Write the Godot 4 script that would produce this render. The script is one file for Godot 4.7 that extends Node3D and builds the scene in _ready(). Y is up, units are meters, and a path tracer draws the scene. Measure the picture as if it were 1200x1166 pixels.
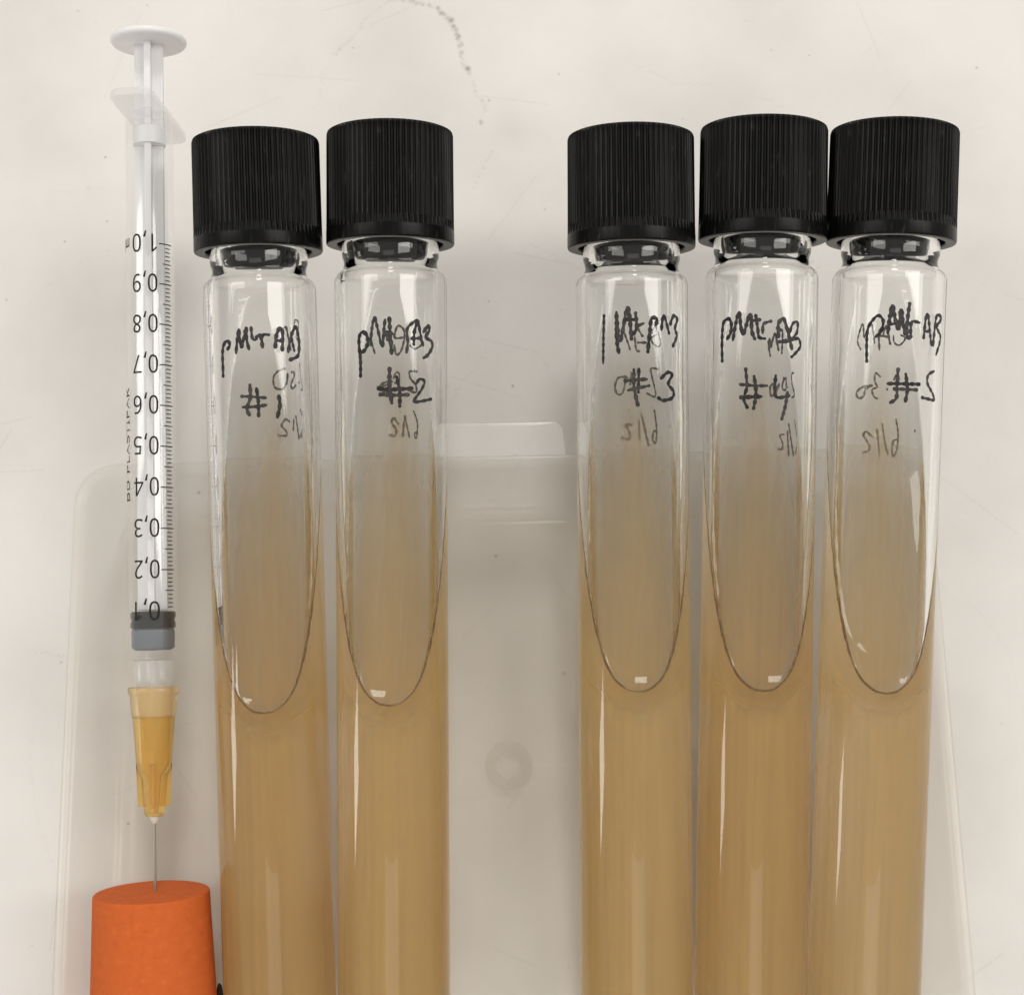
extends Node3D
# Five capped culture tubes and a syringe stuck in an orange stopper, leaning in a clear plastic tray on a white bench.
# Lengths inside the builders are millimetres; MM turns them into metres.

const MM := 0.001
const TILT := 0.24434609527921       # 14 degrees: how far the tubes lean up onto the tray's rim
const TUBE_R := 8.0
const BORE := 6.9
const NECK := 115.0                  # from the round end to the cap's lower edge

var mats := {}
var shared := {}

# ---------------------------------------------------------------- mesh building
class Shape:
	var v := PackedVector3Array()
	var n := PackedVector3Array()
	var t := PackedVector2Array()
	var c := PackedColorArray()
	var f := PackedInt32Array()

	# rows of points, all of one length; wrap joins each row's end to its start; side 1 faces out of the enclosed space, -1 into it, 0 as given
	func grid(rows: Array, wrap := true, side := 1, colors := [], cut := false, uv := []) -> void:
		var m: int = rows[0].size()
		var first := v.size()
		var tris := PackedInt32Array()
		var volume := 0.0
		for i in rows.size() - 1:
			for j in (m if wrap else m - 1):
				var k := (j + 1) % m
				var a := i * m + j
				var b := i * m + k
				var d := (i + 1) * m + j
				var e := (i + 1) * m + k
				if cut and colors[i][j].a < 0.002 and colors[i][k].a < 0.002 and colors[i + 1][j].a < 0.002 and colors[i + 1][k].a < 0.002:
					continue
				for tri in [[a, b, e], [a, e, d]]:
					var p: Vector3 = rows[tri[0] / m][tri[0] % m]
					var q: Vector3 = rows[tri[1] / m][tri[1] % m]
					var r: Vector3 = rows[tri[2] / m][tri[2] % m]
					if (q - p).cross(r - p).length_squared() < 1e-12:
						continue
					volume += p.dot(q.cross(r))
					tris.append_array([tri[0], tri[1], tri[2]])
		var turn := side != 0 and (volume < 0.0) == (side > 0)
		var sum := PackedVector3Array()
		sum.resize(rows.size() * m)
		for i in range(0, tris.size(), 3):
			var a := tris[i]
			var b := tris[i + (2 if turn else 1)]
			var d := tris[i + (1 if turn else 2)]
			var pa: Vector3 = rows[a / m][a % m]
			var pb: Vector3 = rows[b / m][b % m]
			var pd: Vector3 = rows[d / m][d % m]
			var nn := (pb - pa).cross(pd - pa)
			sum[a] += nn
			sum[b] += nn
			sum[d] += nn
			f.append_array([first + a, first + d, first + b])
		for i in rows.size():
			var pole := true
			for j in m:
				pole = pole and rows[i][j].distance_squared_to(rows[i][0]) < 1e-10
			var mean := Vector3.ZERO
			if pole:
				for j in m:
					mean += sum[i * m + j]
			for j in m:
				v.append(rows[i][j] * MM)
				n.append((mean if pole else sum[i * m + j]).normalized())
				t.append(uv[i][j] if uv else Vector2(float(j) / m, rows[i][j].y * 0.05))
				c.append(colors[i][j] if colors else Color.WHITE)

	func lathe(profile: Array, seg := 96, side := 1, at := Vector3.ZERO) -> void:
		var rows := []
		for p in profile:
			var row := PackedVector3Array()
			for j in seg:
				var a := TAU * j / seg
				row.append(at + Vector3(p.x * sin(a), p.y, p.x * cos(a)))
			rows.append(row)
		grid(rows, true, side)

	# a flat outline (x, y) given thickness along z, its rims rounded by r; placed by the transform
	func plate(outline: PackedVector2Array, z0: float, z1: float, r: float, place := Transform3D()) -> void:
		var rows := []
		var mid := Vector2.ZERO
		for p in outline:
			mid += p / outline.size()
		for lv in [[-1.0, z0], [r, z0], [r * 0.3, z0 + r * 0.3], [0.0, z0 + r], [0.0, z1 - r], [r * 0.3, z1 - r * 0.3], [r, z1], [-1.0, z1]]:
			var row := PackedVector3Array()
			var m := outline.size()
			for j in m:
				var p := outline[j]
				if lv[0] < 0.0:
					p = mid
				elif lv[0] > 0.0:
					var tangent := (outline[(j + 1) % m] - outline[(j + m - 1) % m]).normalized()
					var inward := Vector2(-tangent.y, tangent.x)
					if inward.dot(mid - p) < 0.0:
						inward = -inward
					p += inward * lv[0]
				row.append(place * Vector3(p.x, p.y, lv[1]))
			rows.append(row)
		grid(rows)

	func mesh(am := ArrayMesh.new()) -> ArrayMesh:
		var a := []
		a.resize(Mesh.ARRAY_MAX)
		a[Mesh.ARRAY_VERTEX] = v
		a[Mesh.ARRAY_NORMAL] = n
		a[Mesh.ARRAY_TEX_UV] = t
		a[Mesh.ARRAY_COLOR] = c
		a[Mesh.ARRAY_INDEX] = f
		am.add_surface_from_arrays(Mesh.PRIMITIVE_TRIANGLES, a)
		return am


func arc(x: float, y: float, r: float, from: float, to: float, steps: int) -> Array:
	var out := []
	for i in steps + 1:
		var a := deg_to_rad(lerpf(from, to, float(i) / steps))
		out.append(Vector2(x + r * cos(a), y + r * sin(a)))
	return out


func rounded_rect(hx: float, hy: float, r: float, steps := 6) -> PackedVector2Array:
	var p := PackedVector2Array()
	for q in [[1, 1, 0], [-1, 1, 90], [-1, -1, 180], [1, -1, 270]]:
		for b in arc(q[0] * (hx - r), q[1] * (hy - r), r, q[2], q[2] + 90, steps):
			p.append(b)
	return p


func put(called: String, mesh: Mesh, mat: Material, parent: Node, place := Transform3D()) -> MeshInstance3D:
	var o := MeshInstance3D.new()
	o.name = called
	o.mesh = mesh
	o.material_override = mat
	o.transform = place
	parent.add_child(o, true)
	return o


func thing(called: String, label: String, category: String, place: Transform3D, group := "") -> Node3D:
	var o := Node3D.new()
	o.name = called
	o.transform = place
	add_child(o, true)
	tag(o, label, category, group)
	return o


func tag(o: Node, label: String, category: String, group := "") -> void:
	o.set_meta("label", label)
	o.set_meta("category", category)
	if group:
		o.set_meta("group", group)


# ---------------------------------------------------------------- materials
func linear(r: float, g: float, b: float, a := 1.0) -> Color:
	var c := Color(r, g, b).linear_to_srgb()
	c.a = a
	return c


func matte(called: String, color: Color, roughness: float, spec := 0.5) -> StandardMaterial3D:
	var m := StandardMaterial3D.new()
	m.resource_name = called
	m.albedo_color = color
	m.roughness = roughness
	m.metallic_specular = spec
	mats[called] = m
	return m


func clear(called: String, color: Color, ior: float, roughness := 0.0) -> StandardMaterial3D:
	var m := matte(called, color, roughness)
	m.refraction_enabled = true
	m.refraction_scale = (ior - 1.0) / 10.0
	return m


# a clear sheet that light crosses without bending, slightly milky
func pane(called: String, color: Color, roughness: float, spec: float) -> StandardMaterial3D:
	var m := matte(called, color, roughness, spec)
	m.transparency = BaseMaterial3D.TRANSPARENCY_ALPHA
	return m


func noise(freq: float, octaves: int, seed_: int, kind := FastNoiseLite.TYPE_SIMPLEX_SMOOTH) -> FastNoiseLite:
	var n := FastNoiseLite.new()
	n.noise_type = kind
	n.seed = seed_
	n.frequency = freq
	n.fractal_octaves = octaves
	return n


func noise_map(n: FastNoiseLite, stops: PackedFloat32Array, colors: PackedColorArray, w := 512, h := 512) -> NoiseTexture2D:
	var g := Gradient.new()
	g.offsets = stops
	g.colors = colors
	var t := NoiseTexture2D.new()
	t.width = w
	t.height = h
	t.seamless = true
	t.noise = n
	t.color_ramp = g
	return t


func make_materials() -> void:
	clear("glass", linear(0.985, 0.99, 0.98, 0.0), 1.40)
	clear("bore_glass", linear(1.0, 1.0, 0.995, 0.0), 1.45)
	var m := pane("tray_plastic", linear(0.66, 0.60, 0.47, 0.09), 0.16, 0.3)
	m = pane("tab_plastic", linear(0.88, 0.86, 0.82, 0.17), 0.2, 0.5)
	m = pane("barrel_plastic", linear(0.88, 0.87, 0.88, 0.022), 0.06, 0.6)
	m = pane("nozzle_plastic", linear(0.90, 0.88, 0.87, 0.2), 0.2, 0.5)
	m = pane("flange_plastic", linear(0.88, 0.87, 0.88, 0.2), 0.2, 0.5)
	m = clear("hub_plastic", linear(0.98, 0.71, 0.26, 0.2), 1.35, 0.2)
	m = clear("hub_collar_plastic", linear(0.98, 0.80, 0.50, 0.22), 1.35, 0.2)
	m = matte("white_plastic", linear(0.88, 0.87, 0.87), 0.35)
	m = matte("glue", linear(0.8, 0.76, 0.66), 0.4)
	m = matte("black_rubber", linear(0.012, 0.011, 0.010), 0.6, 0.3)
	m = matte("grey_blue_rubber", linear(0.155, 0.17, 0.19), 0.5)
	m = matte("steel", linear(0.45, 0.43, 0.40), 0.3)
	m.metallic = 1.0
	m = matte("ink", Color.WHITE, 0.6, 0.3)
	m.vertex_color_use_as_albedo = true
	m = matte("print_ink", linear(0.03, 0.026, 0.024), 0.7, 0.2)
	m = matte("debris", linear(0.05, 0.035, 0.028), 0.9, 0.2)

	m = matte("cap_plastic", Color.WHITE, 0.28, 0.25)
	m.albedo_texture = noise_map(noise(0.035, 3, 5), [0.0, 0.6, 0.8, 0.88, 1.0], [linear(0.004, 0.004, 0.004), linear(0.0055, 0.0055, 0.005), linear(0.010, 0.010, 0.0095), linear(0.03, 0.029, 0.028), linear(0.11, 0.105, 0.10)])
	m.uv1_scale = Vector3(4, 0.22, 1)
	m = matte("scuff", linear(0.22, 0.21, 0.2), 0.9, 0.2)

	m = matte("meniscus_shade", linear(0.34, 0.18, 0.07), 0.6, 0.3)  # brown stand-in for the dark refracted edge of the meniscus
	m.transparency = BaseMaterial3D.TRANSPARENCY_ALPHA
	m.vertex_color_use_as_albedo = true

	m = matte("stopper_rubber", Color.WHITE, 0.75, 0.3)
	m.albedo_texture = noise_map(noise(0.02, 6, 9), [0.0, 0.3, 0.7, 1.0], [linear(0.52, 0.10, 0.022), linear(0.62, 0.128, 0.027), linear(0.64, 0.134, 0.03), linear(0.70, 0.17, 0.05)])
	m.uv1_triplanar = true
	m.uv1_scale = Vector3(60, 60, 60)
	m.heightmap_enabled = true
	m.heightmap_texture = noise_map(noise(0.12, 3, 11), [0.0, 1.0], [Color.BLACK, Color.WHITE])
	m.heightmap_scale = 0.0008

	# each culture has grown to a slightly different tint
	var tints := [linear(0.90, 0.615, 0.255), linear(0.93, 0.655, 0.28), linear(0.94, 0.675, 0.30), linear(0.94, 0.655, 0.28), linear(0.95, 0.695, 0.335)]
	for i in 5:
		m = matte("culture_%d" % i, tints[i], 0.9, 0.0)
		m.transparency = BaseMaterial3D.TRANSPARENCY_ALPHA
		m.vertex_color_use_as_albedo = true
		m.backlight_enabled = true
		m.backlight = Color(0.9, 0.9, 0.9)

	# bench laminate: faint mottling, with drawn pencil marks, scratches and dried drops laid over it
	m = matte("bench_laminate", Color.WHITE, 0.5, 0.4)
	m.albedo_texture = noise_map(noise(0.006, 6, 21), [0.0, 0.4, 0.6, 1.0], [linear(0.69, 0.665, 0.63), linear(0.76, 0.735, 0.70), linear(0.79, 0.765, 0.73), linear(0.83, 0.805, 0.77)], 1024, 1024)
	m.uv1_scale = Vector3(1, 1, 1)
	m.detail_enabled = true
	m.detail_albedo = bench_marks()
	m.heightmap_enabled = true
	m.heightmap_texture = noise_map(noise(0.25, 2, 31), [0.0, 1.0], [Color.BLACK, Color.WHITE], 1024, 1024)
	m.heightmap_scale = 0.002


func dab(im: Image, p: Vector2, r: float, color: Color, soft := 1.0) -> void:
	for y in range(int(p.y - r - 1), int(p.y + r + 2)):
		for x in range(int(p.x - r - 1), int(p.x + r + 2)):
			if x < 0 or y < 0 or x >= im.get_width() or y >= im.get_height():
				continue
			var k := clampf((r + 0.5 - Vector2(x + 0.5, y + 0.5).distance_to(p)) / soft, 0.0, 1.0) * color.a
			var old := im.get_pixel(x, y)
			if k > old.a:
				im.set_pixel(x, y, Color(color.r, color.g, color.b, k))


# marks as they lie on the bench: millimetres east and south of the middle of the picture, 1 texel = 0.2 mm
func bench_marks() -> ImageTexture:
	var im := Image.create(1500, 1500, false, Image.FORMAT_RGBA8)
	im.fill(Color(0.3, 0.27, 0.23, 0.0))
	var rng := RandomNumberGenerator.new()
	rng.seed = 77
	var grey := Color(0.31, 0.26, 0.20)
	for s in [
		[0.42, 2.0, [-24, -97, -16.8, -95.6, -13.1, -94.3]], [0.75, 2.6, [-13.1, -94.3, -10.8, -92.3, -9.3, -88.5]], [0.45, 2.0, [-9.3, -88.5, -8.8, -85.2, -8.3, -83.5]], [0.75, 2.4, [-8, -83.4, -7.4, -82]], [0.35, 1.8, [-7.4, -82, -6.3, -78, -4.4, -74.7]], [0.6, 2.0, [-5.4, -73, -4.9, -71.6]], [0.3, 1.3, [-30.5, -85.6, -27.6, -88.5]], [0.16, 1.2, [-27.6, -88.5, -25.2, -92.6, -20, -97]], [0.14, 1.2, [-31, -85, -32.8, -81.2, -33, -76.3]], [0.2, 1.2, [-31, -85.6, -30.4, -85]],
		[0.30, 0.7, [-3, -68, -6, -62, -6.5, -60]], [0.22, 0.8, [-11, -21, -8, -26, -5.5, -29, -4, -33]], [0.18, 0.7, [7, -25, 5, -30]],
		[0.22, 0.8, [-76, 18, -70, 19, -60, 18.5]], [0.3, 0.8, [-10.5, 41.5, -6, 41, 3, 40.6]], [0.14, 0.7, [-80, -40, -72, -47, -66, -50]],
		[0.14, 0.8, [-78, -60, -70, -60.5, -62, -60]], [0.12, 0.7, [70, -20, 74, -34, 80, -46]], [0.14, 0.8, [66, -74, 74, -70, 82, -72]], [0.13, 0.7, [-74, 30, -73, 42, -69, 52]],
		[0.12, 0.7, [72, 10, 78, 18, 80, 30]], [0.16, 0.8, [20, -84, 28, -80, 36, -80]], [0.2, 0.7, [60, -84, 63, -88]], [0.12, 0.7, [-70, -90, -60, -84, -50, -85]]]:
		var pts: Array = s[2]
		for i in range(0, pts.size() - 2, 2):
			var p := Vector2(pts[i], pts[i + 1]) * 5.0 + Vector2(750, 750)
			var q := Vector2(pts[i + 2], pts[i + 3]) * 5.0 + Vector2(750, 750)
			var steps := int(p.distance_to(q))
			var bend := (q - p).orthogonal() * rng.randf_range(-0.06, 0.06)
			for k in steps:
				var u := float(k) / steps
				var strength: float = s[0] * rng.randf_range(0.15, 1.0)
				if rng.randf() < 0.75:
					dab(im, p.lerp(q, u) + bend * sin(u * PI) + Vector2(rng.randf_range(-1.2, 1.2), rng.randf_range(-1.2, 1.2)), s[1] * rng.randf_range(0.5, 1.3), Color(grey, strength), 1.0 + s[1])
	for i in 150:
		dab(im, Vector2(rng.randf_range(200, 1300), rng.randf_range(150, 1250)), rng.randf_range(0.4, 1.3), Color(0.33, 0.27, 0.2, rng.randf_range(0.12, 0.6)))
	for i in 90:
		var p := Vector2(rng.randf_range(200, 1300), rng.randf_range(150, 1250))
		var q := p + Vector2.from_angle(rng.randf() * TAU) * rng.randf_range(15, 90)
		for k in 60:
			dab(im, p.lerp(q, k / 60.0), 0.6, Color(0.42, 0.38, 0.33, rng.randf_range(0.04, 0.15)))
	for i in 26:
		dab(im, Vector2(rng.randf_range(200, 1300), rng.randf_range(150, 1250)), rng.randf_range(10, 40), Color(0.58, 0.52, 0.44, rng.randf_range(0.04, 0.12)), 30.0)
	return ImageTexture.create_from_image(im)


# base (mm), lean in their common plane (degrees), where the air bubble's tip lies (mm from the round end), label
const TUBES := [
	[-32.93, 7.39, 77.68, -1.648, 50.2, "glass tube of tan culture penned number 1, leftmost and nearest the syringe"],
	[-16.80, 7.64, 76.66, -0.294, 50.2, "glass tube of tan culture penned number 2, touching the tube beside the syringe"],
	[17.94, 7.52, 77.13, -0.429, 52.6, "glass tube of tan culture penned number 3, just right of the wide gap"],
	[34.04, 7.79, 76.06, 0.882, 51.6, "glass tube of tan culture penned number 4, between two tubes that touch it"],
	[49.96, 7.72, 76.35, 2.097, 51.6, "glass tube of tan culture penned number 5, rightmost of all the tubes"],
]
const WRITING := [
	["F -4.7 97.1 -4.7 98.6 -4.7 100.1 -4.5 101.2 -4 101.8 -3.5 101.7 -3.4 101.2 -3.7 100.8", "F -2.4 100.1 -2.2 101.7 -1.9 103.4 -1.8 102.2 -1.6 100.9 -1.3 101.6 -0.8 103.6 -0.8 102.1 -0.5 100.6", "F -0.1 103.5 0 102.2 0.3 101.8 0.6 102", "F 0.6 102.2 1.1 102.5 1.3 101.9 1.4 100.8", "F 1.2 101.9 1.6 102.5 2.3 102.5", "F 3.2 100.9 3.4 102.4 3.9 103.4 4.3 103.1 4.3 101.9 4.2 100.5", "F 3.4 101.7 4.3 101.7", "F 5.1 100.2 5.4 101.6 5.8 102.8 6.5 103.7 6.9 102.4 7 101.1 6.7 99.7 5.4 99.1", "F 5.7 102 6.1 100.4", "B 2.4 102.8 2.7 104.6 3.2 105 3.6 103.4 4 101.6", "B 5.2 104.3 5.5 105.5 6 106 6.7 105.4 6.4 104.2 5.9 103.4 6.7 102.8 6.4 101.9", "B 2.8 98.8 1.6 98.4 0.8 97.5 0.9 96.2 1.5 95.8 2.4 95.8 3.1 96.7 3.3 98", "B 4.1 98.2 4.5 98.3 4.6 97.6 3.9 96.4 4.2 95.8 4.9 96.2", "B 5.8 96.7 5.8 96.6", "B 6.7 99.4 6.5 98.3 6.9 96.9 7.1 95.7 6.4 95.6", "F -0.5 95.6 -0.5 93.9 -1 92.4 -0.7 91.5", "F 0.4 95.1 0.6 93.5 0.6 91.4", "F -1.7 94.1 -0.3 94 1.6 93.8", "F -1.6 92.6 0 92.6 1.7 92.8", "F 3.5 94 3.6 92.7 3.2 91.1", "B 3.4 90.9 2.7 91.2 2 90.3 2.8 89.4 2.8 88.8 1.5 88.8", "B 4.3 91.2 4.1 89.5", "B 4.8 91.6 5.4 88.4", "B 5.8 92.6 6.5 91.1 6.8 89.7 6.5 88.5 5.8 88.8 6.2 89.6 6.8 89.6"],
	["F -3.9 95.9 -3.9 98 -4.1 99.9 -4.1 101.2 -3.6 101.9 -2.9 101.5 -2.7 100.5 -3.1 99.5 -3.8 99", "F -2.3 100 -2.1 102.2 -1.7 103.9 -1.3 102.5 -0.6 99.8 -0.4 101.8 -0.2 103.5", "F 0.4 103.7 0.5 101.8 0.7 98.9", "F 0.2 100.8 0 101.8 0.7 101.6", "B -4.1 102.5 -3.6 101.1 -3.2 100.1", "B 0 101.3 0.3 99.9 1.1 100.4 1.7 102.4 1.5 103.7 0.7 104.2 0.3 103.7 0.1 102.4 1.3 102.4", "F 2.8 99 3 100.5 2.9 102.2 3.8 103.2 4.6 103.4 4.9 101.9 5.4 100.1", "F 3.6 101 5.2 101.1", "B 2.8 101.2 3.6 100.7 4.9 101.3 4.7 102.2", "F 3.9 100.2 4 101.9 4.4 103.1", "F 5.5 102 6.3 102.9 6.5 102.2 5.8 101.3 6.9 100.8 7.1 100 6.3 98.9 5.5 98.4", "F 0.4 96.7 0.4 94.1 0.7 92", "F 1.4 95.6 1.8 93.6 1.8 91.6", "F -1.2 94 1 93.9 3.6 94.1", "F -0.9 93.2 0.9 93.1 3 93.2", "B -2.7 95 -1.5 95.7 -0.3 95.8 -2.5 94.7 -0.6 94.5 -1.9 94.1 -0.3 94.7", "B -0.1 96.3 0.3 97.2 0.8 96.9 0.7 95.8 0.1 95.6", "F 4.2 94.7 4.8 95.4 5.6 95.1 5.1 94 4 92.6 4.1 92.2 6.8 92.7", "B 3.9 97.3 2.7 97.3 2.8 96.3 3.7 95.3 3.8 94.2 2.4 94.5", "B 0.6 89.5 -0.1 90.4 -0.4 89.7 0.3 88.6 0.1 87.7 -0.8 87.9", "B 1.4 87.6 1.5 89.1 1.8 90.6", "B 1.8 90.4 2.6 87.5", "B 3.3 91.4 4 89.6 3.8 87.4 3.4 88 4 88.3"],
	["F -4.7 104.7 -4.8 102.2 -4.9 98.2", "F -2.8 105.1 -2.8 101.5 -2.5 99.5", "F -2.8 104.7 -2.3 101.1 -1.2 105.7 -0.7 101.4", "B -0.8 104.1 0.2 101.1", "F -0.1 104.9 0 102.8 -0.7 101.8", "B 1 103 1.2 101.1 1.7 100.8", "F -1.6 104.1 -0.1 104", "F 0.3 103.2 1 103.5", "B 1.5 104.3 2.3 103.1", "B 1.5 102.1 2.9 102.1", "F 1.6 99.6 1.9 102.4 2.2 104.2 3 104.1 2.8 103.3", "B 3.8 103.4 4.6 104.6 5.3 103.5 5.8 102.4 5.5 101.5 4.3 101.8 3.8 102.7 4.9 103.3", "F 3.7 102.7 4.1 104.7 5 102.3", "F 5.3 103.6 5.9 104.7 6.7 104.3 6.2 103 6.6 102 5.8 100.6", "B -0.7 97 -1.9 96.8 -2.4 95.5 -2 94.4 -1.1 94.6 -0.6 96.1 -0.7 97 -0.2 96.8", "F -0.4 97.1 -0.4 94.8 0.1 92.3", "F 0.3 97.2 0.2 94", "F -1.6 95.6 1.4 95.8", "F -1.2 94.3 1.7 94.9", "B 0.4 97.6 0.2 95.9", "B 5.1 98.1 3.7 98.2 3.8 97.1 4.5 94.1 2.9 94.5", "F 3.6 96 4.7 96.8 5.5 96.5 4.8 95.2 5.8 94.2 5.5 93.3 3.9 92.9 3.2 93.2", "B 0.3 89.8 -0.5 89.8 0 88.5 -0.1 87.7 -1.3 87.9", "B 1.9 91.5 2.4 89.6 3 86.8", "B 1.5 90.5 1.6 87.4", "B 4.2 91.9 4.6 89.3 4.4 87.2 3.8 87.6 4 88.8 4.6 88.8", "B 7.4 89.7 7.4 89.6"],
	["F -7.1 97.4 -7.2 100.3 -7 102.6 -6.1 103.2 -5.6 102.5 -5.7 101.2 -6.2 100.5", "F -5.3 100.2 -4.9 102.4 -4.4 104 -4.1 102 -3.7 101 -2.8 103.7 -2.5 101.3 -2.1 100.3", "F -2 103.5 -1.7 101.7 -1.5 100.5 -0.7 100.3", "F -2.3 102.8 -1.5 102.9", "F -1 101.1 -0.9 102.3 0.1 102.7", "F 1.2 100.7 1.2 102.4 1.9 103.1 2.4 102 2.9 100.4 3.3 99", "B 2.7 99.1 2.4 100.7 2.6 101.7 2.8 100.4 3.5 102.4 4.1 100", "B 4.1 102.6 4.8 102.8 4.7 99.5", "F 1.4 99.9 2.9 100.1", "F 2.9 101.2 3.4 102.5 4.2 102.7 4.1 101.3 3.2 100.2 4.4 100.5 4.8 99.5 4.2 98.7 3.3 97.9", "F -3.3 96.1 -3.1 93.7 -3.5 92 -3 90.8", "F -2.1 95.1 -1.8 92.8 -2.1 90.7", "F -4.1 94 -2 93.8 -0.3 93.8", "F -3.9 92.2 -1.1 92.3", "F 0.9 95.2 0.8 92.9 1.3 92.2 2.9 92.5", "F 2.7 92.9 2.4 91.1 1.9 89.3", "B 3.4 95 2.7 94.4 2.9 93.1 3.6 93.5 4.2 94.8", "B 5.1 95.8 4.8 94.3 5.5 94.1 5.5 95.8 5 95.2", "B 5.9 94.5 5.9 94.4", "B 7.7 96.6 7 96.4 7 95.1 7.6 93.4 6.9 92.9", "B 5.1 87.4 4.4 87.2 4.9 86.1 4.8 85.2 4.1 85.2", "B 5.9 87.9 6.2 84.3", "B 6.2 88.9 7.2 84.3", "B 7.5 89.6 8.1 86.5 7.6 84.8 8.2 84.8"],
	["B -2.8 100.3 -3.4 101.5 -2.8 103.6 -2.4 103.9 -2.1 102.1 -1.3 104.4 -0.8 103.5 -0.4 101.3", "F -4.6 97.5 -4.7 100.1 -4.6 102 -4 103.1 -3.2 103.8 -2.5 103.1 -2.7 101.6 -3.4 100.9", "B 0.4 100.3 0.3 102.9 0.9 104", "B 0.9 102.4 1.5 104 2.2 101.3", "B 0.6 102.4 2.1 102.3", "F -1.8 101.4 -1.6 103.5 -1.3 105.2 -0.9 103.5 -0.3 102 -0.1 104.7 0.2 103.1 0.6 101.4", "F -1.6 102.6 -0.7 102.7", "F 1.1 105.5 0.9 103.6 0.9 101 1.5 101", "B 2.7 102.5 2.8 101.6 3.6 101.1 4.5 101.7 4.7 102.3 4 102.6", "F 1.4 101.3 1.5 103 2.7 103", "F 3.5 101 3.8 104 4.2 104 4.6 101.9 5 100.1", "F 3.6 101.8 4.6 102", "F 5.4 100.1 5.5 101.3 6 104.2 7.4 104 6.1 102.7 7.3 101.3 6.2 98.9", "B -0.7 94.9 -2.3 94.6 -3.3 93.8 -3 93 -2.1 93.2 -1.7 94.4 -0.7 94.9", "B 0.6 96.3 -0.1 96.8 -0.2 95.6 0.2 94.7 -0.6 94.3 -0.3 93.3 0.2 93", "B 1.9 94.5 1.9 94.4", "F -0.2 96.4 -0.3 94.6 -0.3 92.5 -1.1 91.8", "F 0.9 95.8 1.2 93.8 1 92.1", "F -1.5 94.4 3 94.5", "F -0.6 93.7 2.6 93.7", "B 3 95.9 3.3 96.6 3.8 96.1 3.5 95.3", "F 5.8 96.5 4.6 95.9 4.5 94.7 5.8 93.2 6 92.5 3.6 92.7", "B -0.3 87.2 -1.5 88 -1.9 87.4 -1 86.2 -0.8 85.3 -1.9 84.9", "B 0.3 88.4 0.8 84.5", "B 1.2 89.2 1.7 86.7 2.2 84.7", "B 3.4 90 3.8 87.9 3.7 85.9 3.2 84.5 2.9 85.4 3.1 86.8 3.8 87", "B 6.9 88.5 6.9 88.4"],
]


# ---------------------------------------------------------------- tube parts (local: y along the tube from its round end, z up out of the bench)
func cap_mesh() -> ArrayMesh:
	var s := Shape.new()
	var ribs := 70
	var seg := ribs * 6
	var rows := []
	# radius, height, rib depth
	for p in [[0, 131.3, 0], [5.0, 131.3, 0], [8.45, 131.25, 0], [8.45, 131.25, 0], [8.9, 131.05, 0.4], [9.04, 130.6, 0.45], [9.05, 129.5, 0.42], [9.07, 124.0, 0.42], [9.1, 118.4, 0.42], [9.1, 118.2, 0.42], [9.1, 118.2, 0.42],
			[9.13, 116.9, 0], [9.13, 116.9, 0], [9.15, 116.7, 0], [9.15, 115.25, 0], [9.05, 115.05, 0], [8.9, 115.0, 0], [7.75, 115.0, 0], [7.6, 115.1, 0], [7.5, 115.3, 0], [7.45, 117.4, 0], [7.45, 117.4, 0], [7.1, 117.9, 0], [7.1, 129.6, 0], [7.1, 129.6, 0], [0, 129.6, 0]]:
		var row := PackedVector3Array()
		for j in seg:
			var a := TAU * j / seg
			var r: float = p[0] - p[2] * pow(0.5 - 0.5 * cos(a * ribs), 1.4)
			row.append(Vector3(r * sin(a), p[1], r * cos(a)))
		rows.append(row)
	s.grid(rows)
	return s.mesh()


func outer_glass(r_add := 0.0) -> Array:
	var p := []
	for q in arc(0, TUBE_R, TUBE_R + r_add, -90, 0, 22):
		p.append(Vector2(maxf(q.x, 0.0), q.y))
	p[0].x = 0.0
	p.append(Vector2(TUBE_R + r_add, 60))
	p.append_array(arc(TUBE_R - 1.7, 109.6, 1.7 + r_add, 0, 58, 9))
	p.append_array([Vector2(6.86, 111.45), Vector2(6.7, 111.85), Vector2(6.64, 112.3), Vector2(6.72, 112.8), Vector2(6.88, 113.2), Vector2(6.95, 113.7), Vector2(6.95, 114.7), Vector2(6.8, 115.2), Vector2(6.6, 115.6), Vector2(6.6, 129.1), Vector2(6.4, 129.3), Vector2(0, 129.3)])
	return p


func bore_at(y: float) -> float:
	return lerpf(BORE, 5.65, smoothstep(110.3, 112.0, y))


# height of the liquid's surface in the tube's frame, for an air bubble whose tip lies at `tip`
func surface_at(y: float, tip: float) -> float:
	var d := y - tip
	return BORE - 0.195 * d - 1.75 * (1.0 - exp(-d / 1.9)) if y > tip else BORE + 0.62 * (tip - y)


func smooth_min(a: float, b: float, k: float) -> float:
	var h := maxf(k - absf(a - b), 0.0) / k
	return minf(a, b) - h * h * k * 0.25


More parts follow.
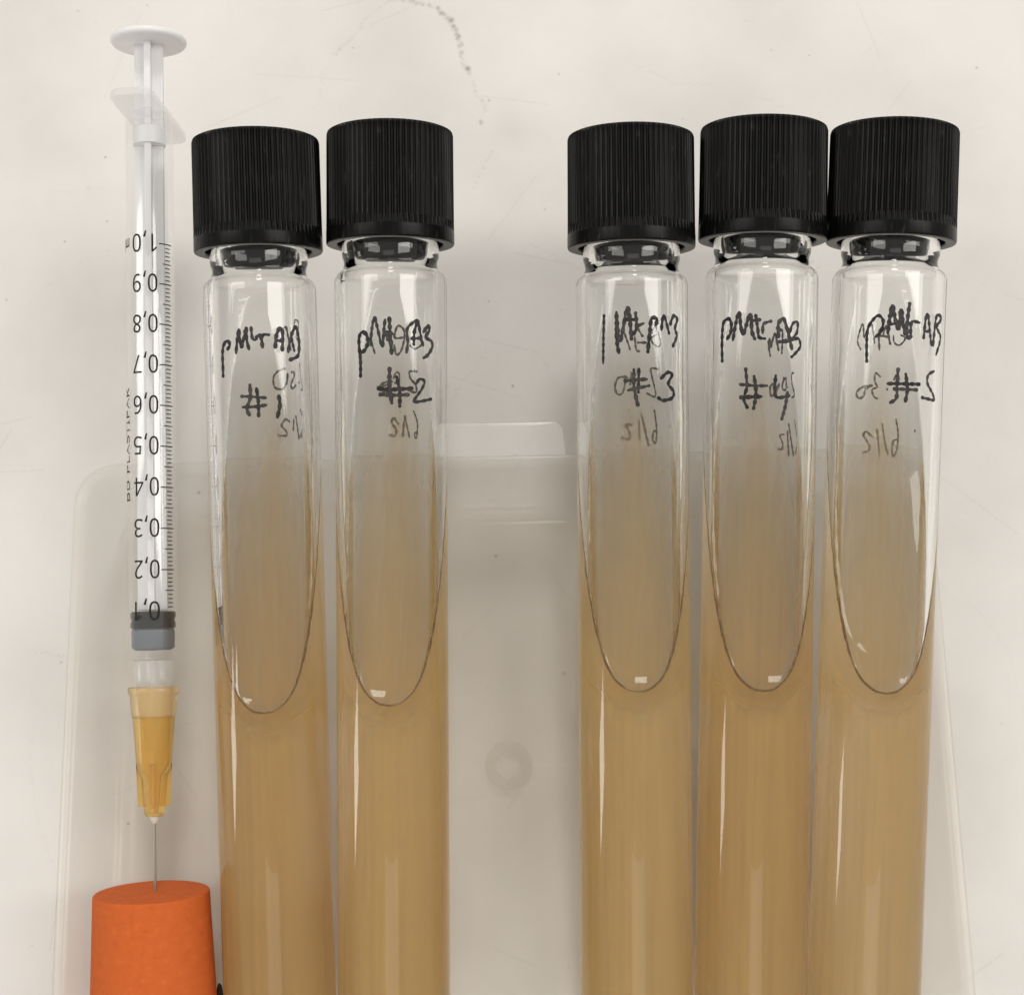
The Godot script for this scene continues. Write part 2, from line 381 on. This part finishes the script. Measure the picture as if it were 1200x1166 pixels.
func bubble_rows(tip: float) -> Array:
	var rows := []
	var seg := 144
	var top := 128.6
	for i in 151:
		var u := float(i) / 150.0
		var y := tip + (top - tip) * (u * u * 0.75 + u * 0.25 if i > 0 else 0.0)
		var b := bore_at(y)
		var level := surface_at(y, tip)
		var row := PackedVector3Array()
		var mid := (b + maxf(level, -b)) * 0.5
		var thick := b - maxf(level, -b)
		for j in seg:
			var a := TAU * j / seg
			var dx := sin(a)
			var dz := cos(a)
			var half := mid * dz
			var r := -half + sqrt(maxf(half * half + b * b - mid * mid, 0.0))
			var dish := 0.05 * exp((tip - y) / 7.0) * dx * dx
			if level > -b and (dz < -0.001 or dish > 0.004):
				var flat := (dz + sqrt(dz * dz + 4.0 * dish * (mid - level))) / (2.0 * dish) if dish > 1e-5 else (mid - level) / -dz
				r = smooth_min(r, flat, clampf(thick * (0.7 + 1.1 * exp((tip - y) / 3.0)), 0.001, 1.3) * lerpf(0.08, 1.0, smoothstep(-4.0, 2.0, level)))
			if i == 0:
				r = 0.0
			row.append(Vector3(r * dx, y, mid + r * dz))
		rows.append(row)
	var last: PackedVector3Array = rows[-1]
	var shut := PackedVector3Array()
	shut.resize(seg)
	shut.fill(Vector3(0, top, 0))
	rows.append(last)
	rows.append(shut)
	return rows


func glass_mesh(tip: float) -> ArrayMesh:
	var s := Shape.new()
	# drawn glass: the wall is a few hundredths of a millimetre uneven round the tube
	var wavy := noise(1.0, 3, 6)
	var rows := []
	for p in outer_glass():
		var row := PackedVector3Array()
		for j in 288:
			var a := TAU * j / 288
			var r: float = p.x * (1.0 + 0.0025 * wavy.get_noise_3d(cos(a) * 2.6, p.y * 0.004, sin(a) * 2.6))
			row.append(Vector3(r * sin(a), p.y, r * cos(a)))
		rows.append(row)
	s.grid(rows)
	var am := s.mesh()
	s = Shape.new()
	s.grid(bubble_rows(tip), true, -1)
	am = s.mesh(am)
	am.surface_set_material(0, mats.glass)
	am.surface_set_material(1, mats.bore_glass)
	return am


# the cloudy medium: its skin against the glass, as dense as the depth of liquid behind it
func culture_mesh(tip: float) -> ArrayMesh:
	var s := Shape.new()
	var seg := 144
	var rows := []
	var colors := []
	var haze := 0.14
	var lens_streaks := noise(1.0, 3, 14)  # bands of refracted light painted into the culture's density
	var profile := []
	for q in arc(0, TUBE_R, BORE + 0.04, -90, 0, 16):
		profile.append(Vector2(maxf(q.x, 0.0), q.y))
	for i in 100:
		var y := lerpf(TUBE_R, 112.0, (i + 1) / 100.0)
		profile.append(Vector2(bore_at(y) + 0.04, y))
	for p in profile:
		var row := PackedVector3Array()
		var tint := PackedColorArray()
		var level := surface_at(p.y, tip)
		for j in seg:
			var a := TAU * j / seg
			var x: float = p.x * sin(a)
			var z: float = p.x * cos(a)
			var zm := absf(z)
			var depth := 0.0
			var column := minf(level, maxf(zm, 0.35 * BORE)) + maxf(zm, 0.35 * BORE)
			var near := 0.5 * smoothstep(0.0, 3.5, level - zm)
			if column > 0.0 and z < level:
				depth = column * (near if z > 0.0 else (1.0 - near) * 1.35)
			depth *= lerpf(1.0, smoothstep(-1.0, 9.5, column), smoothstep(0.0, 12.0, p.y - tip))
			row.append(Vector3(x, p.y, z))
			tint.append(Color(1, 1, 1, 1.0 - exp(-haze * depth * (1.0 + 0.5 * lens_streaks.get_noise_2d(cos(a) * 1.6 + sin(a) * 2.0, p.y * 0.01)))))
		rows.append(row)
		colors.append(tint)
	s.grid(rows, true, 1, colors, true)
	return s.mesh()


# thin brown ribbon painting in the dark refraction along the air bubble's rim
func meniscus_outline_mesh(tip: float) -> ArrayMesh:
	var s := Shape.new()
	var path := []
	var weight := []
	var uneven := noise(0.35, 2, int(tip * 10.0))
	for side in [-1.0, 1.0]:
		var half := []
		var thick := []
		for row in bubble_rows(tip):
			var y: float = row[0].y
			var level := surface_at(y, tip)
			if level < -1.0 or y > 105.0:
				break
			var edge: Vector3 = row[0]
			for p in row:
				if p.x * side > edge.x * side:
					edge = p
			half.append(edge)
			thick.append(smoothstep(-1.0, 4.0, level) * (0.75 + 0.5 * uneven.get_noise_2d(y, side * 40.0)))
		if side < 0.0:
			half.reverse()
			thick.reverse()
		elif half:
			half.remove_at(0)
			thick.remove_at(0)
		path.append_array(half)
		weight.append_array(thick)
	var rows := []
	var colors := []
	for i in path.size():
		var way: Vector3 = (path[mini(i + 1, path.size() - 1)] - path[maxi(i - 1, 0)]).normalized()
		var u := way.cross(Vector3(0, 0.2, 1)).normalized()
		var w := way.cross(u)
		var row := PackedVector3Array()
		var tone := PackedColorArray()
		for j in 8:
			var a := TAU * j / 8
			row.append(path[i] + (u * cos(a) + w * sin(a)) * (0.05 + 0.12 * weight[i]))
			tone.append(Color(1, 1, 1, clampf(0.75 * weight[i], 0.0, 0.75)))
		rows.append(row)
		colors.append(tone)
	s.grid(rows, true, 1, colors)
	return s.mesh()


# felt pen strokes laid on the outside of the glass; each string is side (F front, B back) and points as distance round the glass and along it
func ink_mesh(strokes: Array, side: String) -> ArrayMesh:
	var s := Shape.new()
	var rng := RandomNumberGenerator.new()
	rng.seed = strokes.size()
	var patches := noise(1.0, 3, 3)
	var lift := 0.0
	for line in strokes:
		if not line.begins_with(side):
			continue
		lift += 0.0025
		var nums: PackedFloat64Array = line.substr(2).split_floats(" ")
		var curve := Curve2D.new()
		var count := nums.size() / 2
		for i in count:
			var p := Vector2(nums[i * 2], nums[i * 2 + 1])
			var before := Vector2(nums[maxi(i - 1, 0) * 2], nums[maxi(i - 1, 0) * 2 + 1])
			var after := Vector2(nums[mini(i + 1, count - 1) * 2], nums[mini(i + 1, count - 1) * 2 + 1])
			var way := (after - before) * 0.16
			curve.add_point(p, -way, way)
		curve.bake_interval = 0.12
		var pts := curve.get_baked_points()
		if pts.size() < 2:
			continue
		var width := (0.28 if side == "F" else 0.2) * rng.randf_range(0.85, 1.15)
		var rows := []
		var tones := []
		var worn := rng.randf_range(0.0, 1.0)
		for i in range(-2, pts.size() + 2):
			var at := clampi(i, 0, pts.size() - 1)
			var way := (pts[mini(at + 1, pts.size() - 1)] - pts[maxi(at - 1, 0)]).normalized()
			var p := pts[at]
			var w := width * (0.85 + 0.3 * sin(at * 0.5 + lift * 900.0) * rng.randf_range(0.3, 1.0))
			if i < 0 or i >= pts.size():
				var out := 1 if i >= pts.size() else -1
				var far := 1.0 if i in [-2, pts.size() + 1] else 0.6
				p += way * out * w * far
				w *= 0.25 if far == 1.0 else 0.8
			var across := way.orthogonal() * w
			var row := PackedVector3Array()
			for k in [-1.0, 0.0, 1.0]:
				var q: Vector2 = p + across * k
				var r := TUBE_R + 0.02 + lift + (0.012 if k == 0.0 else 0.0)
				var a := q.x / 8.13 + (0.0 if side == "F" else 0.0)
				row.append(Vector3(r * sin(a), q.y, (r if side == "F" else -r) * cos(a)))
			rows.append(row)
			var patch := 0.5 + 0.5 * patches.get_noise_2d(p.x * 1.7 + lift * 4000.0, p.y * 1.7)
			var dark := 0.016 + 0.075 * patch * patch + 0.03 * worn if side == "F" else 0.04 + 0.13 * patch * patch + 0.04 * worn
			var tone := PackedColorArray()
			for k in 3:
				tone.append(Color(dark, dark * 0.93, dark * 0.93) * (1.0 if k == 1 else 0.75))
			tones.append(tone)
		s.grid(rows, false, 0, tones)
	return s.mesh()


func make_tube(i: int, place: Transform3D, label: String, tip: float, strokes: Array) -> Node3D:
	var t := thing("culture_tube", label, "culture tube", place, "capped glass tubes of tan culture leaning in the tray")
	var key := "tip%.1f" % tip
	if not shared.has(key):
		shared[key] = [glass_mesh(tip), culture_mesh(tip), meniscus_outline_mesh(tip)]
	if not shared.has("cap"):
		shared["cap"] = cap_mesh()
	put("glass", shared[key][0], null, t)
	put("culture", shared[key][1], mats["culture_%d" % i], t)
	put("meniscus_outline", shared[key][2], mats.meniscus_shade, t)
	put("screw_cap", shared["cap"], mats.cap_plastic, t, Transform3D(Basis(Vector3.UP, [0.6, 2.4, 4.1, 5.3, 1.5][i]), Vector3.ZERO))
	put("pen_writing", ink_mesh(strokes, "F"), mats.ink, t).set_meta("label", "dark felt pen writing on the near side of the glass")
	put("pen_writing", ink_mesh(strokes, "B"), mats.ink, t).set_meta("label", "fainter pen writing on the far side, seen reversed through the glass")
	return t


# ---------------------------------------------------------------- syringe (local: y from where the needle enters the stopper, up the barrel)
func bent(mesh: Mesh, r: float, move: Vector2, size: Vector2, turn: float, around: float) -> ArrayMesh:
	var a := mesh.surface_get_arrays(0)
	var v: PackedVector3Array = a[Mesh.ARRAY_VERTEX]
	var n: PackedVector3Array = a[Mesh.ARRAY_NORMAL]
	var box := mesh.get_aabb()
	var mid := Vector2(box.get_center().x, box.get_center().y)
	for i in v.size():
		var p := ((Vector2(v[i].x, v[i].y) - mid) / Vector2(box.size.x, box.size.y) * size * MM).rotated(turn) + move * MM
		var t := around + p.x / (r * MM)
		var rr := r * MM + v[i].z
		v[i] = Vector3(rr * sin(t), p.y, rr * cos(t))
		n[i] = Vector3(sin(t), 0, cos(t)) * (1.0 if n[i].z >= 0.0 else -1.0)
	var b := []
	b.resize(Mesh.ARRAY_MAX)
	b[Mesh.ARRAY_VERTEX] = v
	b[Mesh.ARRAY_NORMAL] = n
	b[Mesh.ARRAY_INDEX] = a[Mesh.ARRAY_INDEX]
	var am := ArrayMesh.new()
	am.add_surface_from_arrays(Mesh.PRIMITIVE_TRIANGLES, b)
	return am


func lettering(text: String) -> TextMesh:
	var font := SystemFont.new()
	font.font_names = PackedStringArray(["Droid Sans"])
	var t := TextMesh.new()
	t.font = font
	t.text = text
	t.font_size = 64
	t.pixel_size = 0.00005
	t.depth = 0.00002
	return t


func make_syringe(place: Transform3D) -> void:
	var t := thing("syringe", "slim 1 ml syringe with upside down black scale, its needle stuck in the orange stopper", "syringe", place)
	var s := Shape.new()
	s.lathe([Vector2(0, -6.0), Vector2(0.05, -5.9), Vector2(0.2, -4.6), Vector2(0.2, 9.9), Vector2(0, 9.9)], 20)
	put("needle", s.mesh(), mats.steel, t)
	s = Shape.new()
	s.lathe([Vector2(0, 9.0), Vector2(0.3, 9.05), Vector2(0.62, 9.6), Vector2(0.85, 10.25), Vector2(0.85, 10.6), Vector2(0, 10.6)], 32)
	put("glue_bead", s.mesh(), mats.glue, t)

	# hub: a hollow tapering cone, four fins on its lower half, a pale collar above
	s = Shape.new()
	s.lathe([Vector2(0.25, 10.1), Vector2(1.25, 10.1), Vector2(1.42, 10.3), Vector2(1.6, 12.0), Vector2(1.85, 15.4), Vector2(2.3, 16.6), Vector2(2.52, 17.6), Vector2(3.02, 24.2), Vector2(3.02, 24.2), Vector2(2.2, 24.2), Vector2(2.2, 24.2), Vector2(1.9, 17.5), Vector2(0.9, 16.0), Vector2(0.5, 11.5), Vector2(0.25, 10.1)], 64)
	var hub := put("needle_hub", s.mesh(), mats.hub_plastic, t)
	for k in 4:
		s = Shape.new()
		s.plate(PackedVector2Array([Vector2(1.5, 11.5), Vector2(2.2, 11.45), Vector2(2.3, 11.7), Vector2(2.56, 17.4), Vector2(2.45, 17.6), Vector2(1.8, 15.9)]), -0.32, 0.32, 0.1, Transform3D(Basis(Vector3.UP, k * PI / 2 + 0.12), Vector3.ZERO))
		put("fin", s.mesh(), mats.hub_plastic, hub)
	s = Shape.new()
	s.lathe([Vector2(2.25, 24.25), Vector2(3.05, 24.25), Vector2(3.2, 24.6), Vector2(3.36, 27.2), Vector2(3.62, 27.5), Vector2(3.66, 27.7), Vector2(3.66, 28.3), Vector2(3.55, 28.45), Vector2(2.55, 28.45), Vector2(2.45, 28.3), Vector2(2.25, 24.25)], 64)
	put("collar", s.mesh(), mats.hub_collar_plastic, hub)

	# barrel: closed at its lower end by a shoulder and the luer nozzle
	s = Shape.new()
	s.lathe([Vector2(2.6, 32.45), Vector2(3.42, 32.45), Vector2(3.57, 32.6), Vector2(3.57, 36.6), Vector2(3.5, 36.8), Vector2(3.5, 112.4), Vector2(3.45, 112.6), Vector2(3.3, 112.6), Vector2(3.25, 112.4), Vector2(3.25, 33.4), Vector2(3.1, 33.0), Vector2(2.6, 32.9), Vector2(2.6, 32.45)], 72)
	var barrel := put("barrel", s.mesh(), mats.barrel_plastic, t)
	s = Shape.new()
	s.lathe([Vector2(0.6, 19.5), Vector2(1.75, 19.5), Vector2(1.85, 19.7), Vector2(2.15, 28.4), Vector2(2.6, 28.9), Vector2(2.75, 29.6), Vector2(3.0, 32.0), Vector2(2.9, 32.4), Vector2(0.6, 32.4), Vector2(0.6, 19.5)], 56)
	put("nozzle", s.mesh(), mats.nozzle_plastic, barrel)
	s = Shape.new()
	s.plate(rounded_rect(3.2, 9.2, 1.8), -0.6, 0.6, 0.25, Transform3D(Basis(Vector3.UP, -0.1) * Basis(Vector3.RIGHT, -PI / 2 - 0.1), Vector3(0, 112.5, 0)))
	var flange := put("finger_flange", s.mesh(), mats.flange_plastic, barrel)

	for i in 10:
		var y := 39.3 + i * 5.93
		var text := "1,0" if i == 9 else "0,%d" % (i + 1)
		put("scale_number", bent(lettering(text), 3.53, Vector2(-0.1, y + 0.3), Vector2(3.75, 3.1), PI, 0.0), mats.print_ink, barrel)
	s = Shape.new()
	for i in range(1, 91):
		var y := 39.3 + i * 0.593
		var long := i % 10 == 0
		var span := [0.58, 1.22] if long else [0.74, 1.2] if i % 5 == 0 else [0.86, 1.14]
		var thick := 0.085 if long else 0.07
		var rows := []
		for e in [-thick, thick]:
			var row := PackedVector3Array()
			for k in 8:
				var a := lerpf(span[0], span[1], k / 7.0)
				row.append(Vector3(3.53 * sin(a), y + e, 3.53 * cos(a)))
			rows.append(row)
		s.grid(rows, false, 0)
	put("scale_ticks", s.mesh(), mats.print_ink, barrel).set_meta("kind", "stuff")
	put("unit_lettering", bent(lettering("ml"), 3.53, Vector2(0, 92.8), Vector2(1.9, 1.9), PI, -1.05), mats.print_ink, barrel)
	put("brand_lettering", bent(lettering("BD PLASTIPAK"), 3.53, Vector2(0, 63.5), Vector2(16.5, 1.5), PI / 2, -1.08), mats.print_ink, barrel)

	# plunger: cross-ribbed rod, thumb disc, black seal and the grey plug below it
	s = Shape.new()
	for k in 2:
		s.plate(rounded_rect(2.1, 42.0, 0.1, 2), -0.5, 0.5, 0.12, Transform3D(Basis(Vector3.UP, k * PI / 2 + 0.1), Vector3(0, 81.5, 0)))
	s.lathe([Vector2(0, 108.0), Vector2(2.3, 108.0), Vector2(2.4, 108.2), Vector2(2.4, 110.6), Vector2(2.3, 110.8), Vector2(0, 110.8)], 48)
	var rod := put("plunger_rod", s.mesh(), mats.white_plastic, t)
	s = Shape.new()
	var disc := [Vector2(0, 123.4)]
	disc.append_array([Vector2(4.9, 123.4)])
	disc.append_array(arc(5.0, 124.0, 0.6, -80, 80, 6))
	disc.append_array([Vector2(4.7, 124.6), Vector2(0, 124.75)])
	s.lathe(disc, 64)
	put("thumb_disc", s.mesh(), mats.white_plastic, rod)
	s = Shape.new()
	s.lathe([Vector2(0, 36.9), Vector2(3.0, 36.9), Vector2(3.22, 37.0), Vector2(3.22, 37.7), Vector2(3.05, 37.9), Vector2(3.05, 38.2), Vector2(3.22, 38.4), Vector2(3.22, 39.1), Vector2(3.05, 39.3), Vector2(0, 39.4)], 56)
	put("rubber_seal", s.mesh(), mats.black_rubber, t)
	s = Shape.new()
	s.lathe([Vector2(0, 33.7), Vector2(2.5, 33.75), Vector2(3.05, 34.1), Vector2(3.1, 36.5), Vector2(2.9, 36.88), Vector2(0, 36.8)], 56)
	put("seal_nose", s.mesh(), mats.grey_blue_rubber, t)


func make_tray(place: Transform3D) -> void:
	var t := thing("plastic_tray", "clear shallow rectangular plastic tray with a tab on its rim, lying under the tubes", "tray", place)
	var rows := []
	# inset from the rim, height, corner radius
	for p in [[44.0, 0.45, 0.0], [6.4, 0.45, 3.0], [5.6, 0.05, 3.4], [4.0, 0.05, 4.0], [2.6, 0.5, 4.4], [1.9, 1.6, 4.8], [0.75, 18.7, 5.4], [0.7, 18.9, 5.4], [0.1, 19.0, 5.9], [0.0, 19.15, 6.0], [0.0, 19.9, 6.0], [0.15, 20.12, 5.9], [0.5, 20.22, 5.6], [1.2, 20.22, 5.0], [1.65, 20.1, 4.7], [1.85, 19.8, 4.5], [1.95, 18.5, 4.4],
			[3.0, 3.2, 3.6], [3.5, 2.0, 3.3], [4.4, 1.4, 2.8], [5.6, 1.25, 2.4], [44.0, 1.25, 0.0]]:
		var row := PackedVector3Array()
		for q in rounded_rect(maxf(63.2 - p[0], 0.01), maxf(44.0 - p[0], 0.01), maxf(p[2], 0.001), 8):
			row.append(Vector3(q.x, p[1], q.y))
		rows.append(row)
	var s := Shape.new()
	s.grid(rows)
	var tray := put("tray_body", s.mesh(), mats.tray_plastic, t)
	s = Shape.new()
	var tab := PackedVector2Array([Vector2(-9.9, 43.95)])
	for q in arc(-8.0, 47.6, 1.6, 180, 90, 5):
		tab.append(q)
	for q in arc(7.6, 47.6, 1.6, 90, 0, 5):
		tab.append(q)
	tab.append(Vector2(9.5, 43.95))
	s.plate(tab, 18.95, 20.15, 0.35, Transform3D(Basis(Vector3.RIGHT, -PI / 2), Vector3.ZERO))
	put("rim_tab", s.mesh(), mats.tab_plastic, t)
	s = Shape.new()
	s.lathe([Vector2(1.9, 1.26), Vector2(3.6, 1.26), Vector2(3.5, 1.29), Vector2(3.0, 1.35), Vector2(2.5, 1.37), Vector2(2.1, 1.3), Vector2(1.9, 1.26)], 64)
	put("gate_mark", s.mesh(), mats.tray_plastic, t)


func make_stopper(place: Transform3D) -> void:
	var s := Shape.new()
	var p := [Vector2(0, -19.5), Vector2(8.6, -19.5)]
	p.append_array(arc(8.6, -19.1, 0.4, -90, -3, 4))
	p.append_array(arc(7.85, -0.35, 0.35, 3, 90, 5))
	p.append_array([Vector2(7.7, 0.0), Vector2(7.7, 0.0), Vector2(0, 0.0)])
	s.lathe(p, 128)
	var o := put("rubber_stopper", s.mesh(), mats.stopper_rubber, self, place)
	tag(o, "orange tapered rubber stopper with the syringe needle stuck in its narrow end", "stopper")


func make_debris(place: Transform3D) -> void:
	var s := Shape.new()
	var rng := RandomNumberGenerator.new()
	rng.seed = 4
	var n := noise(0.9, 3, 8)
	var rows := []
	for i in 25:
		var u := i / 24.0
		var row := PackedVector3Array()
		for j in 14:
			var a := TAU * j / 14
			var r := sqrt(maxf(u * (1 - u), 0.0)) * 1.25 * (1.0 + 0.6 * n.get_noise_3d(sin(a) * 1.4, u * 8.0, cos(a) * 1.4))
			row.append(Vector3(r * sin(a), (u - 0.5) * 7.5, r * cos(a)))
		rows.append(row)
	s.grid(rows)
	var o := put("dark_sliver", s.mesh(), mats.debris, self, place)
	tag(o, "small dark crumbly sliver between the orange stopper and the leftmost tube", "debris")


func make_bench() -> void:
	var s := Shape.new()
	var rows := []
	var uv := []
	for p in [[0.0, -30.0], [1.0, -30.0], [1.0, -30.0], [1.0, -2.0], [0.9965, -0.4], [0.992, 0.0], [0.0, 0.0]]:
		var row := PackedVector3Array()
		var tx := PackedVector2Array()
		for q in rounded_rect(maxf(450.0 * p[0], 0.01), maxf(375.0 * p[0], 0.01), 4.0 * p[0] + 0.001, 3):
			row.append(Vector3(q.x, p[1], q.y))
			tx.append(Vector2(q.x / 300.0 + 0.5, q.y / 300.0 + 0.5))
		rows.append(row)
		uv.append(tx)
	s.grid(rows, true, 1, [], false, uv)
	var o := put("bench_surface", s.mesh(), mats.bench_laminate, self)
	o.set_meta("kind", "structure")
	tag(o, "off-white laminate bench top with pencil marks, specks and faint scratches", "bench top")


# ---------------------------------------------------------------- scene
func lamp(called: String, at: Vector3, size: Vector2, energy: float, color: Color, aim := Vector3.ZERO) -> void:
	var l := AreaLight3D.new()
	l.name = called
	l.area_size = size
	l.light_energy = energy
	l.light_color = color
	l.shadow_enabled = true
	l.area_range = 6.0
	l.area_attenuation = 2.0
	add_child(l, true)
	l.look_at_from_position(at, aim, Vector3(0, 0, -1) if absf(at.normalized().y) > 0.9 else Vector3.UP)


func _ready() -> void:
	var cam := Camera3D.new()
	cam.name = "camera"
	cam.fov = 34.98
	cam.near = 0.01
	cam.far = 20.0
	add_child(cam)
	cam.transform = Transform3D(Basis(Vector3.RIGHT, TILT - PI / 2), Vector3(0, 245.75, 54.6) * MM)
	cam.current = true

	var env := Environment.new()
	env.background_mode = Environment.BG_COLOR
	env.background_color = linear(0.53, 0.516, 0.49)
	env.background_energy_multiplier = 1.0
	env.tonemap_mode = Environment.TONE_MAPPER_LINEAR
	env.tonemap_exposure = 0.91
	env.sdfgi_enabled = true
	env.ssao_enabled = true
	env.ssil_enabled = true
	var we := WorldEnvironment.new()
	we.name = "room_light"
	we.environment = env
	add_child(we)

	lamp("ceiling_or_fill_lamp", Vector3(0.1, 1.8, -1.45), Vector2(0.32, 0.5), 1.6, linear(1.0, 0.972, 0.922))
	lamp("ceiling_or_fill_lamp", Vector3(1.4, 1.7, -0.1), Vector2(0.5, 1.3), 1.4, linear(1.0, 0.972, 0.922))
	lamp("ceiling_or_fill_lamp", Vector3(-1.45, 1.7, -0.1), Vector2(0.4, 1.3), 0.8, linear(1.0, 0.972, 0.922))
	lamp("ceiling_or_fill_lamp", Vector3(0.0, 1.8, 1.45), Vector2(1.1, 0.9), 0.5, linear(1.0, 0.95, 0.91))  # added soft panel for a pale reflection in the tubes; no lamp known there
	lamp("left_window_light", Vector3(-2.4, 0.5, 0.6), Vector2(0.2, 0.5), 0.3, linear(1.0, 0.972, 0.922))  # unseen window at the left, added for the streak down the tubes

	make_materials()
	make_bench()
	make_tray(Transform3D(Basis(Vector3.UP, deg_to_rad(1.3)), Vector3(-0.5, 0, 35.9) * MM))

	var up := Vector3(0, cos(TILT), sin(TILT))         # out of the tubes' common plane
	var along := Vector3(0, sin(TILT), -cos(TILT))     # up the tubes
	for i in 5:
		var spot: Array = TUBES[i]
		var u := along.rotated(up, deg_to_rad(-spot[3]))
		make_tube(i, Transform3D(Basis(u.cross(up), u, up), Vector3(spot[0], spot[1], spot[2]) * MM), spot[5], spot[4], WRITING[i])

	var lean := deg_to_rad(12.0)
	var su := Vector3(-0.03, sin(lean), -cos(lean)).normalized()
	var sx := Vector3.RIGHT.slide(su).normalized()
	make_stopper(Transform3D(Basis(sx, su, sx.cross(su)), Vector3(-51.45, 13.75, 54.7) * MM))
	var yu := Vector3(-0.0255, 0.165, -0.986).normalized()
	var yx := Vector3.RIGHT.slide(yu).normalized()
	make_syringe(Transform3D(Basis(yx, yu, yx.cross(yu)), Vector3(-51.0, 13.6, 54.1) * MM))
	make_debris(Transform3D(Basis(Vector3.RIGHT, -1.2), Vector3(-42.6, 4.6, 71.0) * MM))
